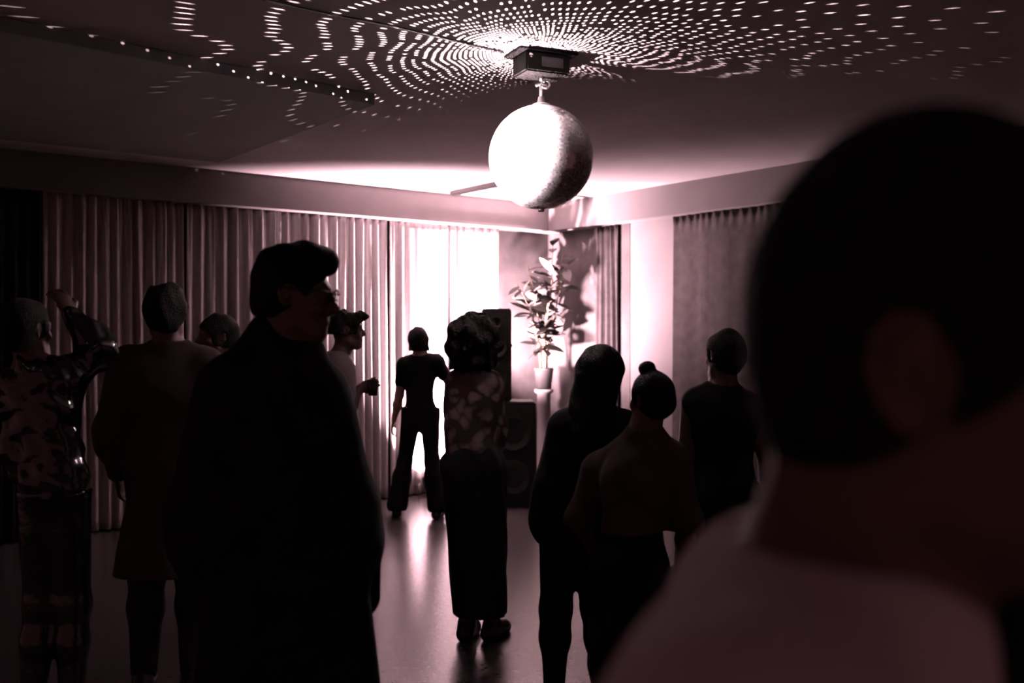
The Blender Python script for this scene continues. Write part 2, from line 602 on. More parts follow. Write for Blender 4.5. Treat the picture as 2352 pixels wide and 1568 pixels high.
def dot_light():
    """added patterned light for the spots that a lamp on a tiled ball throws back: each row and column of tiles sends one beam"""
    ld = bpy.data.lights.new('beam_standin', 'POINT')
    ld.energy = DOTS_W
    ld.color = (1.0, 0.74, 0.80)
    ld.shadow_soft_size = 0.002
    ld.use_nodes = True
    nt = ld.node_tree
    em = nt.nodes['Emission']
    N, Lk = nt.nodes, nt.links

    def math_(op, a, b=None, c=None):
        n = N.new('ShaderNodeMath')
        n.operation = op
        for i, x in enumerate((a, b, c)):
            if x is None:
                continue
            if isinstance(x, (int, float)):
                n.inputs[i].default_value = x
            else:
                Lk.new(x, n.inputs[i])
        return n.outputs[0]

    def vm(op, a, b=None, sc=None):
        n = N.new('ShaderNodeVectorMath')
        n.operation = op
        for i, x in enumerate((a, b)):
            if x is None:
                continue
            if isinstance(x, (tuple, list, Vector)):
                n.inputs[i].default_value = tuple(x)
            else:
                Lk.new(x, n.inputs[i])
        if sc is not None:
            if isinstance(sc, (int, float)):
                n.inputs['Scale'].default_value = sc
            else:
                Lk.new(sc, n.inputs['Scale'])
        return n.outputs['Value'] if op in ('DOT_PRODUCT', 'LENGTH', 'DISTANCE') else n.outputs['Vector']

    def step(x, e0, e1):
        n = N.new('ShaderNodeMapRange')
        n.interpolation_type = 'SMOOTHSTEP'
        Lk.new(x, n.inputs['Value'])
        n.inputs['From Min'].default_value = e0
        n.inputs['From Max'].default_value = e1
        return n.outputs['Result']

    l = tuple((SPOT_AT - BALL).normalized())
    geo = N.new('ShaderNodeNewGeometry')
    r = vm('NORMALIZE', geo.outputs['Incoming'])
    n = vm('NORMALIZE', vm('ADD', r, l))
    # slightly wavy rows, as on a hand-tiled ball
    wz = N.new('ShaderNodeTexNoise')
    wz.inputs['Scale'].default_value = 5.0
    wz.inputs['Detail'].default_value = 1.0
    Lk.new(n, wz.inputs['Vector'])
    n = vm('NORMALIZE', vm('ADD', n, vm('SCALE', vm('SUBTRACT', wz.outputs['Color'], (0.5, 0.5, 0.5)), sc=0.05)))
    sx = N.new('ShaderNodeSeparateXYZ')
    Lk.new(n, sx.inputs[0])
    ROWS = 132.0
    th = math_('ARCSINE', sx.outputs['Z'])
    ti = math_('FLOOR', math_('MULTIPLY', th, ROWS / math.pi))
    thc = math_('MULTIPLY', math_('ADD', ti, 0.5), math.pi / ROWS)
    cth = math_('COSINE', thc)
    cnt = math_('ROUND', math_('MULTIPLY', cth, 2 * ROWS))
    ph = math_('ARCTAN2', sx.outputs['Y'], sx.outputs['X'])
    pj = math_('FLOOR', math_('MULTIPLY', math_('DIVIDE', ph, 2 * math.pi), cnt))
    wn = N.new('ShaderNodeTexWhiteNoise')
    wn.noise_dimensions = '2D'
    cv = N.new('ShaderNodeCombineXYZ')
    Lk.new(ti, cv.inputs[0])
    Lk.new(pj, cv.inputs[1])
    Lk.new(cv.outputs[0], wn.inputs['Vector'])
    phc = math_('MULTIPLY', math_('DIVIDE', math_('ADD', pj, 0.5), cnt), 2 * math.pi)
    nc = N.new('ShaderNodeCombineXYZ')
    Lk.new(math_('MULTIPLY', cth, math_('COSINE', phc)), nc.inputs[0])
    Lk.new(math_('MULTIPLY', cth, math_('SINE', phc)), nc.inputs[1])
    Lk.new(math_('SINE', thc), nc.inputs[2])
    dn = vm('DISTANCE', n, nc.outputs[0])
    sr = N.new('ShaderNodeSeparateXYZ')
    Lk.new(r, sr.inputs[0])
    rz = math_('MAXIMUM', sr.outputs['Z'], 0.0)
    # spot radius on the tile-normal sphere: lamp size plus tile size over throw
    rad = math_('MAXIMUM', math_('MULTIPLY_ADD', rz, 0.0094, 0.0004), 0.0017)
    q = math_('DIVIDE', dn, rad)
    dot = math_('SUBTRACT', 1.0, step(q, 0.65, 1.1))
    # only the lit patch of tiles sends beams
    m = V((-0.60, -0.60, 0.53)).normalized()
    lit = step(vm('DOT_PRODUCT', n, tuple(m)), 0.50, 0.68)
    keep = step(sx.outputs['Z'], 0.11, 0.17)
    # broken / dull tiles
    alive = math_('GREATER_THAN', wn.outputs['Value'], 0.12)
    gain = math_('MULTIPLY_ADD', wn.outputs['Value'], 0.7, 0.5)
    fall = math_('DIVIDE', 1.0, math_('POWER', math_('MAXIMUM', sr.outputs['Z'], 0.16), 1.9))
    s = math_('MULTIPLY', dot, lit)
    for x in (keep, alive, gain, fall):
        s = math_('MULTIPLY', s, x)
    Lk.new(s, em.inputs['Strength'])
    off = (V(l) * 0.5 + V((0, 0, 0.9))).normalized()
    return link_light('ball_beam_standin', ld, BALL + off * (BALL_R + 0.02))


dot_light()

# ------------------------------------------------------------------ loudspeaker, cabinet, pedestal, plant
RZ = math.atan2(D1.y, D1.x)


def loudspeaker(name, base, wd, dp, ht, rz, label, cones):
    root = empty(name, base, rz)
    tag(root, label, 'loudspeaker')
    obj('cabinet', box_mesh('cabinet', V((0, 0, ht / 2)), (wd, dp, ht), bevel=0.012), M_black, root)
    obj('grille', box_mesh('grille', V((0, -dp / 2 - 0.006, ht / 2)), (wd * 0.9, 0.012, ht * 0.92), bevel=0.004), M_grille, root)
    for (z, r) in cones:
        c = obj('driver', lathe('driver', [(0.0, -0.02), (r * 0.3, -0.012), (r * 0.9, 0.012), (r, 0.016), (r, 0.0)], 24, cap=False), M_cone, root, (0, -dp / 2 - 0.012, z))
        c.rotation_euler = (math.pi / 2, 0, 0)
    for s in (-1, 1):
        obj('handle', box_mesh('handle', V((s * (wd / 2 + 0.004), 0, ht * 0.6)), (0.012, 0.1, 0.03), bevel=0.004), M_metal, root)
    return root


loudspeaker('bass_speaker', at(1176, HZ, 9.35).xy.to_3d() + V((0.0, 0, 0)), 0.42, 0.42, 0.975, 0.06, 'wide black bass cabinet on the floor in the corner', [(0.28, 0.16), (0.68, 0.16)])
loudspeaker('tower_speaker', V((-0.148, 9.35, 0.977)), 0.28, 0.30, 0.86, 0.02, 'tall black loudspeaker standing on the bass cabinet', [(0.22, 0.10), (0.5, 0.10), (0.73, 0.05)])

PED = V((0.335, 10.42, 0))
pr = empty('pedestal', PED)
tag(pr, 'slim pale round pedestal under the dark plant pot', 'pedestal')
obj('column', lathe('column', [(0.0, 0.0), (0.12, 0.0), (0.12, 0.03), (0.075, 0.05), (0.07, 0.97), (0.10, 0.99), (0.10, 1.02), (0.0, 1.02)], 28, cap=False), M_white, pr)
obj('base_ring', lathe('base_ring', [(0.12, 0.0), (0.13, 0.0), (0.13, 0.025), (0.12, 0.028)], 28, cap=False), M_white, pr)


def make_plant(base):
    root = empty('potted_plant', base)
    tag(root, 'tall leafy plant in a dark pot on the pale pedestal', 'potted plant')
    pot = obj('pot', lathe('pot', [(0.0, 0.0), (0.078, 0.0), (0.098, 0.20), (0.104, 0.20), (0.104, 0.225), (0.09, 0.225), (0.086, 0.19), (0.0, 0.19)], 24, cap=False), M_pot, root)
    obj('soil', lathe('soil', [(0.0, 0.205), (0.05, 0.203), (0.088, 0.195)], 20, cap=False), M_soil, pot)
    # one leaf mesh, shared
    lv, lf = [], []
    nl = 7
    for i in range(nl):
        t = i / (nl - 1)
        wd = 0.040 * math.sin(math.pi * min(1, t * 0.93 + 0.05)) ** 0.8
        z = -0.045 * t * t
        lv += [(-wd, t * 0.19, z + 0.006), (0, t * 0.19, z), (wd, t * 0.19, z + 0.006)]
    for i in range(nl - 1):
        b = i * 3
        lf += [(b, b + 1, b + 4, b + 3), (b + 1, b + 2, b + 5, b + 4)]
    leaf = pydata('leaf', lv, lf, True)
    leaf.materials.append(M_leaf)
    rnd = random.Random(5)
    first = True
    for k in range(11):
        a = k * 2.4 + rnd.uniform(-0.3, 0.3)
        ht = rnd.uniform(0.7, 1.38)
        sp_ = rnd.uniform(0.10, 0.40) * (1.15 - 0.3 * (ht - 0.7))
        pts = []
        for j in range(9):
            t = j / 8
            q = V((math.cos(a) * (0.02 + sp_ * t ** 1.7) + 0.015 * math.sin(5 * t + k), math.sin(a) * (0.02 + sp_ * t ** 1.7), 0))
            u1, u2 = min(q.dot(D1), 0.10), max(q.dot(N1), -0.10)
            pts.append(D1 * u1 + N1 * u2 + V((0, 0, 0.2 + ht * t)))
        st = obj('stem', tube('stem', pts, 0.008, 6, 0.003), M_bark, root)
        nlv = int(9 + ht * 6)
        for j in range(nlv):
            t = 0.22 + 0.78 * (j + rnd.random() * 0.5) / nlv
            i0 = min(int(t * 8), 7)
            p = pts[i0].lerp(pts[i0 + 1], t * 8 - i0)
            o = bpy.data.objects.new('leaf', leaf)
            COL.objects.link(o)
            o.parent = st
            o.location = p
            o.rotation_euler = (rnd.uniform(-0.5, 0.9), rnd.uniform(-0.5, 0.5), rnd.uniform(0, 6.28))
            s = rnd.uniform(0.75, 1.35)
            o.scale = (s, s, s)
    return root


make_plant(PED + V((0, 0, 1.02)))

# ------------------------------------------------------------------ figures: signed-distance bodies turned into one surface


def smin(a, b, k):
    h = np.maximum(k - np.abs(a - b), 0) / k
    return np.minimum(a, b) - h * h * k * 0.25


def surface_nets(name, val, org, vox):
    nx, ny, nz = val.shape
    ins = val < 0
    c = ins[:-1, :-1, :-1].astype(np.int8)
    cnt = np.zeros((nx - 1, ny - 1, nz - 1), np.int8)
    offs = [(i, j, k) for i in (0, 1) for j in (0, 1) for k in (0, 1)]
    for (i, j, k) in offs:
        cnt += ins[i:nx - 1 + i, j:ny - 1 + j, k:nz - 1 + k]
    act = (cnt > 0) & (cnt < 8)
    idx = np.argwhere(act)
    n = len(idx)
    ids = np.full(act.shape, -1, np.int32)
    ids[act] = np.arange(n)
    acc = np.zeros((n, 3), np.float32)
    num = np.zeros(n, np.float32)
    for a in offs:
        for ax in range(3):
            if a[ax]:
                continue
            b = list(a)
            b[ax] = 1
            va = val[idx[:, 0] + a[0], idx[:, 1] + a[1], idx[:, 2] + a[2]]
            vb = val[idx[:, 0] + b[0], idx[:, 1] + b[1], idx[:, 2] + b[2]]
            cr = (va < 0) != (vb < 0)
            t = np.where(cr, va / np.where(va - vb == 0, 1, va - vb), 0)
            p = np.tile(np.array(a, np.float32), (n, 1))
            p[:, ax] += t
            acc[cr] += p[cr]
            num[cr] += 1
    verts = (idx + acc / num[:, None]) * vox + org
    quads = []
    for ax in range(3):
        sl0 = [slice(None)] * 3
        sl1 = [slice(None)] * 3
        sl0[ax] = slice(0, -1)
        sl1[ax] = slice(1, None)
        A, B = ins[tuple(sl0)], ins[tuple(sl1)]
        e = np.argwhere(A != B)
        u, v2 = (ax + 1) % 3, (ax + 2) % 3
        ok = (e[:, u] > 0) & (e[:, v2] > 0) & (e[:, u] < val.shape[u] - 1) & (e[:, v2] < val.shape[v2] - 1)
        e = e[ok]
        flip = A[e[:, 0], e[:, 1], e[:, 2]]

        def cid(du, dv):
            q = e.copy()
            q[:, u] -= du
            q[:, v2] -= dv
            return ids[q[:, 0], q[:, 1], q[:, 2]]
        q = np.stack([cid(1, 1), cid(0, 1), cid(0, 0), cid(1, 0)], 1)
        q[~flip] = q[~flip][:, ::-1]
        quads.append(q)
    quads = np.concatenate(quads)
    me = bpy.data.meshes.new(name)
    me.vertices.add(n)
    me.vertices.foreach_set('co', verts.astype(np.float32).ravel())
    me.loops.add(len(quads) * 4)
    me.loops.foreach_set('vertex_index', quads.astype(np.int32).ravel())
    me.polygons.add(len(quads))
    me.polygons.foreach_set('loop_start', np.arange(0, len(quads) * 4, 4, dtype=np.int32))
    me.update(calc_edges=True)
    me.validate()
    me.shade_smooth()
    return me


def A3(p):
    return np.array((p[0], p[1], p[2]), np.float32)


def cone(a, b, ra, rb=None, k=0.03, sub=False, flat=None):
    return dict(t='c', a=A3(a), b=A3(b), ra=ra, rb=ra if rb is None else rb, k=k, sub=sub, flat=flat)


def ell(c, r, R=None, k=0.03, sub=False):
    return dict(t='e', c=A3(c), r=A3(r), R=np.array(R, np.float32) if R is not None else np.eye(3, dtype=np.float32), k=k, sub=sub)


def sdf_mesh(name, prims, vox=0.009, cuts=(), fold=0.0, ffreq=(14, 14, 9), seed=0):
    lo, hi = np.full(3, 1e9), np.full(3, -1e9)

    def bounds(p):
        if p['t'] == 'c':
            m = max(p['ra'], p['rb'])
            return np.minimum(p['a'], p['b']) - m, np.maximum(p['a'], p['b']) + m
        m = np.abs(p['R']) @ p['r']
        return p['c'] - m, p['c'] + m
    for p in prims:
        if not p['sub']:
            a, b = bounds(p)
            lo, hi = np.minimum(lo, a), np.maximum(hi, b)
    lo -= vox * 3 + abs(fold) * 1.5
    hi += vox * 3 + abs(fold) * 1.5
    shp = np.ceil((hi - lo) / vox).astype(int) + 1
    val = np.full(shp, 0.2, np.float32)
    ax = [lo[i] + vox * np.arange(shp[i]) for i in range(3)]
    for p in prims:
        a, b = bounds(p)
        pad = p['k'] + vox * 3 + 0.02
        i0 = np.maximum(np.floor((a - pad - lo) / vox).astype(int), 0)
        i1 = np.minimum(np.ceil((b + pad - lo) / vox).astype(int) + 1, shp)
        if (i1 <= i0).any():
            continue
        X = ax[0][i0[0]:i1[0]].astype(np.float32)[:, None, None]
        Y = ax[1][i0[1]:i1[1]].astype(np.float32)[None, :, None]
        Z = ax[2][i0[2]:i1[2]].astype(np.float32)[None, None, :]
        if p['t'] == 'c':
            ba = p['b'] - p['a']
            dx, dy, dz = X - p['a'][0], Y - p['a'][1], Z - p['a'][2]
            t = np.clip((dx * ba[0] + dy * ba[1] + dz * ba[2]) / max(float(ba @ ba), 1e-9), 0, 1)
            ex, ey, ez = dx - t * ba[0], dy - t * ba[1], dz - t * ba[2]
            if p['flat'] is not None:
                fx, fy, fs = p['flat']
                al = ex * fx + ey * fy
                ex, ey = ex + al * fx * (fs - 1), ey + al * fy * (fs - 1)
            d = np.sqrt(ex * ex + ey * ey + ez * ez) - (p['ra'] + t * (p['rb'] - p['ra']))
        else:
            R = p['R']
            dx, dy, dz = X - p['c'][0], Y - p['c'][1], Z - p['c'][2]
            q = [(dx * R[0, i] + dy * R[1, i] + dz * R[2, i]) / p['r'][i] for i in range(3)]
            k0 = np.sqrt(q[0] ** 2 + q[1] ** 2 + q[2] ** 2)
            k1 = np.sqrt(sum((q[i] / p['r'][i]) ** 2 for i in range(3))) + 1e-6
            d = k0 * (k0 - 1) / k1
        s = (slice(i0[0], i1[0]), slice(i0[1], i1[1]), slice(i0[2], i1[2]))
        if p['sub']:
            val[s] = -smin(-val[s], d, p['k'])
        else:
            val[s] = smin(val[s], d, p['k'])
    if fold:
        X = ax[0].astype(np.float32)[:, None, None]
        Y = ax[1].astype(np.float32)[None, :, None]
        Z = ax[2].astype(np.float32)[None, None, :]
        fx, fy, fz = ffreq
        s0 = seed * 1.7
        nz = np.sin(X * fx + 1.3 * np.sin(Z * fz * 0.7 + s0) + s0) + np.sin(Y * fy + 1.1 * np.sin(X * fx * 0.6 - s0) + 2) \
            + 0.8 * np.sin(Z * fz + 1.7 * np.sin(X * fx * 0.5 + Y * fy * 0.4) + s0) + 0.5 * np.sin((X + Z) * fx * 1.9 + (Y - Z) * fy * 1.3)
        val = val + fold * 0.3 * nz
    for (p0, nn) in cuts:
        nn = V(nn).normalized()
        X = ax[0].astype(np.float32)[:, None, None] - p0[0]
        Y = ax[1].astype(np.float32)[None, :, None] - p0[1]
        Z = ax[2].astype(np.float32)[None, None, :] - p0[2]
        val = np.maximum(val, X * nn[0] + Y * nn[1] + Z * nn[2])
    val = np.ascontiguousarray(val, dtype=np.float32)
    return surface_nets(name, val, lo.astype(np.float32), vox)


class Figure:
    """world-aligned offsets from the point between the feet; facing 0 looks away from the camera, 90 to the right"""

    def __init__(s, base, facing, H, label, head=None, pitch=0.0, roll=0.0, skin=None, vox=0.009, group=None, build=1.0, name='person'):
        s.base = V(base)
        s.s = H / 1.75
        s.f = math.radians(facing)
        s.skin = skin or M_skin
        s.vox = vox
        s.b = build
        s.root = empty(name, base)
        tag(s.root, label, 'person', group)
        h = math.radians(head if head is not None else facing)
        Rz = Matrix.Rotation(-h, 3, 'Z')
        s.HR = Rz @ Matrix.Rotation(math.radians(pitch), 3, 'X') @ Matrix.Rotation(math.radians(roll), 3, 'Y')
        s.BR = Matrix.Rotation(-s.f, 3, 'Z')
        c = s.c
        s.j = {}
        for sd, sg in (('l', -1), ('r', 1)):
            s.j['sh_' + sd] = c(sg * 0.178 * build, -0.01, 1.425)
            s.j['el_' + sd] = c(sg * 0.235 * build, -0.03, 1.12)
            s.j['wr_' + sd] = c(sg * 0.245 * build, 0.06, 0.88)
            s.j['hip_' + sd] = c(sg * 0.088, 0, 0.94)
            s.j['kn_' + sd] = c(sg * 0.10, 0.02, 0.50)
            s.j['an_' + sd] = c(sg * 0.105, -0.03, 0.085)
        s.j['neck'] = c(0, -0.025, 1.46)
        s.j['chest'] = c(0, -0.01, 1.29)
        s.j['waist'] = c(0, 0, 1.09)
        s.j['pelvis'] = c(0, -0.01, 0.96)
        s.j['skull'] = c(0, 0.0, 1.535)
        s.hand_curl = {'l': 0.5, 'r': 0.5}

    def c(s, x, y, z):
        v = s.BR @ V((x, y, z))
        return v * s.s

    def w(s, px, py, dy=0.0):
        """offset of a frame position at this figure's distance"""
        return at(px, py, s.base.y + dy) - s.base

    def hd(s, x, y, z):
        return s.j['skull'] + s.HR @ (V((x, y, z)) * s.s)

    def flat(s, k=1.4):
        v = s.BR @ V((0, 1, 0))
        return (v.x, v.y, k)

    def head_prims(s):
        S, R, h = s.s, s.HR, s.hd
        P = [ell(h(0, -0.012, 0.118), (0.076 * S, 0.096 * S, 0.094 * S), R, 0.03),
             ell(h(0, 0.030, 0.062), (0.060 * S, 0.066 * S, 0.088 * S), R, 0.035),
             cone(h(-0.022, 0.066, 0.000), h(0.022, 0.066, 0.000), 0.022 * S, k=0.03),
             cone(h(-0.05, 0.01, 0.02), h(-0.015, 0.065, 0.0), 0.02 * S, k=0.03),
             cone(h(0.05, 0.01, 0.02), h(0.015, 0.065, 0.0), 0.02 * S, k=0.03),
             cone(h(-0.035, 0.082, 0.122), h(0.035, 0.082, 0.122), 0.010 * S, k=0.02),
             cone(h(0, 0.094, 0.105), h(0, 0.112, 0.070), 0.008 * S, 0.013 * S, 0.012),
             cone(h(-0.013, 0.100, 0.066), h(0.013, 0.100, 0.066), 0.009 * S, k=0.01)]
        for sg in (-1, 1):
            P.append(ell(h(sg * 0.033, 0.101, 0.104), (0.019 * S, 0.012 * S, 0.012 * S), R, 0.012, True))
            P.append(ell(h(sg * 0.032, 0.083, 0.104), (0.014 * S, 0.013 * S, 0.012 * S), R, 0.004))
            P.append(ell(h(sg * 0.045, 0.062, 0.066), (0.022 * S, 0.02 * S, 0.018 * S), R, 0.02))
            # ear: plate, rolled rim, lobe, bowl and tragus
            ey, ez = -0.016, 0.094
            P.append(ell(h(sg * 0.079, ey - 0.002, ez + 0.002), (0.006 * S, 0.016 * S, 0.027 * S), R, 0.006))
            rim = [(0.004, 0.004, 0.079), (0.011, 0.016, 0.080), (0.007, 0.027, 0.083), (-0.006, 0.030, 0.087), (-0.016, 0.019, 0.090), (-0.0175, 0.002, 0.090),
                   (-0.012, -0.014, 0.087), (-0.003, -0.026, 0.083), (0.005, -0.027, 0.080)]
            for i in range(len(rim) - 1):
                (y0, z0, x0), (y1, z1, x1) = rim[i], rim[i + 1]
                r0 = 0.0038 if i < 6 else 0.0052
                P.append(cone(h(sg * x0, ey + y0, ez + z0), h(sg * x1, ey + y1, ez + z1), r0 * S, k=0.003))
            P.append(ell(h(sg * 0.088, ey + 0.001, ez - 0.004), (0.009 * S, 0.008 * S, 0.012 * S), R, 0.003, True))
            P.append(ell(h(sg * 0.081, ey + 0.011, ez - 0.006), (0.005 * S, 0.004 * S, 0.006 * S), R, 0.004))
        P.append(cone(h(-0.020, 0.090, 0.040), h(0.020, 0.090, 0.040), 0.008 * S, k=0.008))
        P.append(cone(h(-0.015, 0.090, 0.030), h(0.015, 0.090, 0.030), 0.009 * S, k=0.008))
        P.append(ell(h(0, 0.102, 0.0355), (0.022 * S, 0.006 * S, 0.0025 * S), R, 0.003, True))
        P.append(cone(h(0, -0.022, 0.06), s.j['neck'], 0.052 * S, 0.058 * S, 0.03))
        return P

    def hand_prims(s, sd):
        S = s.s
        wv, ev = s.j['wr_' + sd], s.j['el_' + sd]
        d = s.j.get('hd_' + sd)
        d = (d if d is not None else (wv - ev)).normalized()
        side = s.BR @ V((1 if sd == 'r' else -1, 0, 0))
        nrm = side - d * side.dot(d)           # back of the hand looks outwards
        if nrm.length < 0.2:
            nrm = V((0, 0, 1)) - d * d.z
        nrm.normalize()
        acr = d.cross(nrm).normalized()        # across the knuckles
        fw = s.BR @ V((0, 1, 0))
        if acr.dot(fw) < 0:
            acr = -acr                         # thumb side forward
        R = np.array((acr, d, nrm)).T
        P = [ell(wv + d * 0.052 * S, (0.040 * S, 0.05 * S, 0.016 * S), R, 0.02)]
        cu = s.hand_curl[sd]
        for i, (o, ln) in enumerate(((0.030, 0.072), (0.010, 0.080), (-0.010, 0.075), (-0.029, 0.060))):
            p = wv + (d * 0.088 + acr * o) * S
            ang = 0.0
            seg = ln / 3 * 1.1 * S
            for q in range(3):
                ang += cu * (0.5 + 0.2 * q)
                dd = d * math.cos(ang) - nrm * math.sin(ang) + acr * (o * 1.5 if q == 0 else 0)
                p2 = p + dd * seg
                P.append(cone(p, p2, (0.0092 - 0.0008 * q) * S, (0.0086 - 0.0008 * q) * S, 0.006))
                p = p2
        p = wv + (d * 0.028 + acr * 0.030) * S
        p2 = p + (acr * 0.7 + d * 0.75 - nrm * 0.25).normalized() * 0.036 * S
        p3 = p2 + (acr * 0.25 + d * 0.9 - nrm * (0.2 + 0.4 * cu)).normalized() * 0.03 * S
        P += [cone(p, p2, 0.013 * S, 0.0105 * S, 0.012), cone(p2, p3, 0.0105 * S, 0.009 * S, 0.006)]
        return P

    def arm_prims(s, sd, inf=0.0, hand=True, k=0.03, upto=1.0, scale=1.0):
        S, j = s.s * scale, s.j
        a, e, wv = j['sh_' + sd], j['el_' + sd], j['wr_' + sd]
        P = [cone(a, e, 0.050 * S + inf, 0.040 * S + inf, k)]
        if upto < 1:
            return [cone(a, a.lerp(e, upto), 0.052 * S + inf, (0.052 - 0.012 * upto) * S + inf, k)]
        m = e.lerp(wv, 0.35)
        P += [cone(e, m, 0.040 * S + inf, 0.040 * S + inf, k), cone(m, wv, 0.040 * S + inf, 0.026 * S + inf, k)]
        if hand:
            P += s.hand_prims(sd)
        return P

    def torso_prims(s, inf=0.0, k=0.06):
        S, j, R = s.s, s.j, np.array(s.BR)
        b = s.b
        up_ = V((0, 0, 1))
        P = [ell(j['chest'], (0.155 * S * b + inf, 0.108 * S * b + inf, 0.19 * S), R, k),
             ell(j['waist'], (0.132 * S * b + inf, 0.095 * S * b + inf, 0.17 * S), R, k),
             ell(j['pelvis'], (0.158 * S + inf, 0.112 * S + inf, 0.13 * S + inf), R, k),
             cone(j['sh_l'].lerp(j['sh_r'], 0.08), j['sh_r'].lerp(j['sh_l'], 0.08), 0.055 * S + inf, k=k),
             cone(j['sh_l'].lerp(j['neck'], 0.25), j['neck'] + V((0, 0, 0.0)), 0.045 * S + inf * 0.6, 0.05 * S + inf * 0.4, k),
             cone(j['sh_r'].lerp(j['neck'], 0.25), j['neck'] + V((0, 0, 0.0)), 0.045 * S + inf * 0.6, 0.05 * S + inf * 0.4, k)]
        return P

    def leg_prims(s, sd, inf=0.0, foot=True, k=0.04, flare=0.0):
        S, j = s.s, s.j
        h, kn, an = j['hip_' + sd], j['kn_' + sd], j['an_' + sd]
        cf = kn.lerp(an, 0.35)
        P = [cone(h, kn, 0.083 * S + inf, 0.056 * S + inf, k),
             cone(kn, cf, 0.056 * S + inf, 0.055 * S + inf + flare * 0.4, k),
             cone(cf, an, 0.055 * S + inf + flare * 0.4, 0.038 * S + inf + flare, k)]
        if foot:
            P += s.foot_prims(sd)
        return P

    def foot_prims(s, sd, inf=0.0):
        S = s.s
        an = s.j['an_' + sd]
        fd = s.j.get('ft_' + sd)
        fd = fd.normalized() if fd is not None else s.BR @ V((0.12 if sd == 'r' else -0.12, 1, 0)).normalized()
        hz = an + V((0, 0, 0.038 - an.z)) if an.z < 0.2 * S else an - V((0, 0, 0.05))
        heel = hz - fd * 0.035 * S
        ball = hz + fd * 0.11 * S - V((0, 0, 0.004))
        toe = hz + fd * 0.165 * S - V((0, 0, 0.010))
        return [cone(an, heel, 0.036 * S + inf, 0.034 * S + inf, 0.03), cone(heel, ball, 0.033 * S + inf, 0.034 * S + inf, 0.03),
                cone(an, ball, 0.034 * S + inf, 0.028 * S + inf, 0.03), cone(ball, toe, 0.034 * S + inf, 0.024 * S + inf, 0.03)]

    def add(s, name, prims, m, vox=None, cuts=(), fold=0.0, ffreq=(14, 14, 9), label=None):
        o = obj(name, sdf_mesh(name, prims, vox or s.vox, cuts, fold, ffreq, seed=len(name) + s.base.x), m, s.root)
        if label:
            o['label'] = label
        return o

    def body(s, extra=()):
        P = s.torso_prims() + s.head_prims()
        for sd in 'lr':
            P += s.arm_prims(sd) + s.leg_prims(sd)
        return s.add('body', P + list(extra), s.skin)

    def shoes(s):
        for sd in 'lr':
            z = 0.115 * s.s if s.j['an_' + sd].z < 0.2 else s.j['an_' + sd].z + 0.02
            s.add('shoe', s.foot_prims(sd, 0.007), M_shoe, 0.007, cuts=[(V((0, 0, z)), (0, 0, 1)), (V((0, 0, 0.0)), (0, 0, -1))])

    def trousers(s, m, inf=0.018, flare=0.0, hem=0.05, top=1.03, fold=0.006, extra=()):
        S = s.s
        P = [ell(s.j['pelvis'], (0.158 * S + inf, 0.112 * S + inf, 0.14 * S + inf), np.array(s.BR), 0.05), ]
        for sd in 'lr':
            P += s.leg_prims(sd, inf, foot=False, flare=flare)
        return s.add('trousers', P + list(extra), m, cuts=[(V((0, 0, top * S)), (0, 0, 1)), (V((0, 0, hem)), (0, 0, -1))], fold=fold)

    def top(s, m, name='shirt', inf=0.014, sleeve=1.0, hem=0.92, fold=0.006, extra=(), arms='lr', neck=0.0, ascale=1.0, ffreq=(14, 14, 9)):
        P = s.torso_prims(inf)
        for sd in arms:
            if sleeve > 0:
                P += s.arm_prims(sd, inf, hand=False, k=0.05, upto=sleeve, scale=ascale)
        # collar opening
        P.append(cone(s.j['neck'] + V((0, 0, 0.028 - neck)), s.j['neck'] + V((0, 0, 0.2)), 0.066 * s.s, 0.10 * s.s, 0.01, True))
        return s.add(name, P + list(extra), m, cuts=[(V((0, 0, hem * s.s)), (0, 0, -1))], fold=fold, ffreq=ffreq)

    def short_hair(s, m=None, vol=0.012, extra=(), fold=0.006, line=0.0, ffreq=(55, 55, 55), low=0.045, vox=None):
        S, R, h = s.s, s.HR, s.hd
        P = [ell(h(0, -0.018, 0.122), (0.076 * S + vol, 0.094 * S + vol, 0.092 * S + vol), R, 0.03),
             ell(h(0, -0.055, 0.075), (0.062 * S + vol * .6, 0.05 * S + vol * .6, 0.065 * S), R, 0.03)]
        P += list(extra)
        fw = s.HR @ V((0, 1, 0))
        upv = s.HR @ V((0, 0, 1))
        # face and ears left free
        P.append(ell(h(0, 0.085, 0.07), (0.085 * S, 0.055 * S, 0.082 * S), R, 0.015, True))
        for sg in (-1, 1):
            P.append(ell(h(sg * 0.097, -0.010, 0.088), (0.03 * S, 0.026 * S, 0.042 * S), R, 0.008, True))
        return s.add('hair', P, m or M_hair, vox=vox, fold=fold, ffreq=ffreq, cuts=[(h(0, -0.05, low), -upv)])


# --- the woman standing in silhouette before the bright drape
Y6 = 8.7
p6 = Figure(V(((965 - 1176) / F * Y6, Y6, 0)), 0, 1.63, 'silhouetted woman in flared trousers standing legs apart before the bright drape', head=12, build=0.9)
j = p6.j
j['sh_l'] = p6.w(928, 838)
j['el_l'] = p6.w(917, 908)
j['wr_l'] = p6.w(905, 964)
j['sh_r'] = p6.w(1005, 832)
j['el_r'] = p6.w(1034, 886, 0.02)
j['wr_r'] = p6.w(1050, 945, 0.05)
j['hip_l'] = p6.w(945, 948)
j['kn_l'] = p6.w(930, 1062)
j['an_l'] = p6.w(912, 1158, -0.02)
j['hip_r'] = p6.w(986, 948)
j['kn_r'] = p6.w(992, 1062)
j['an_r'] = p6.w(1004, 1160, -0.1)
j['pelvis'] = p6.w(966, 950)
j['waist'] = p6.w(964, 905)
j['chest'] = p6.w(965, 858)
j['neck'] = p6.w(966, 822)
j['skull'] = p6.w(962, 806)
p6.body()
p6.top(M_blk, 'blouse', 0.012, sleeve=0.55, hem=1.0)
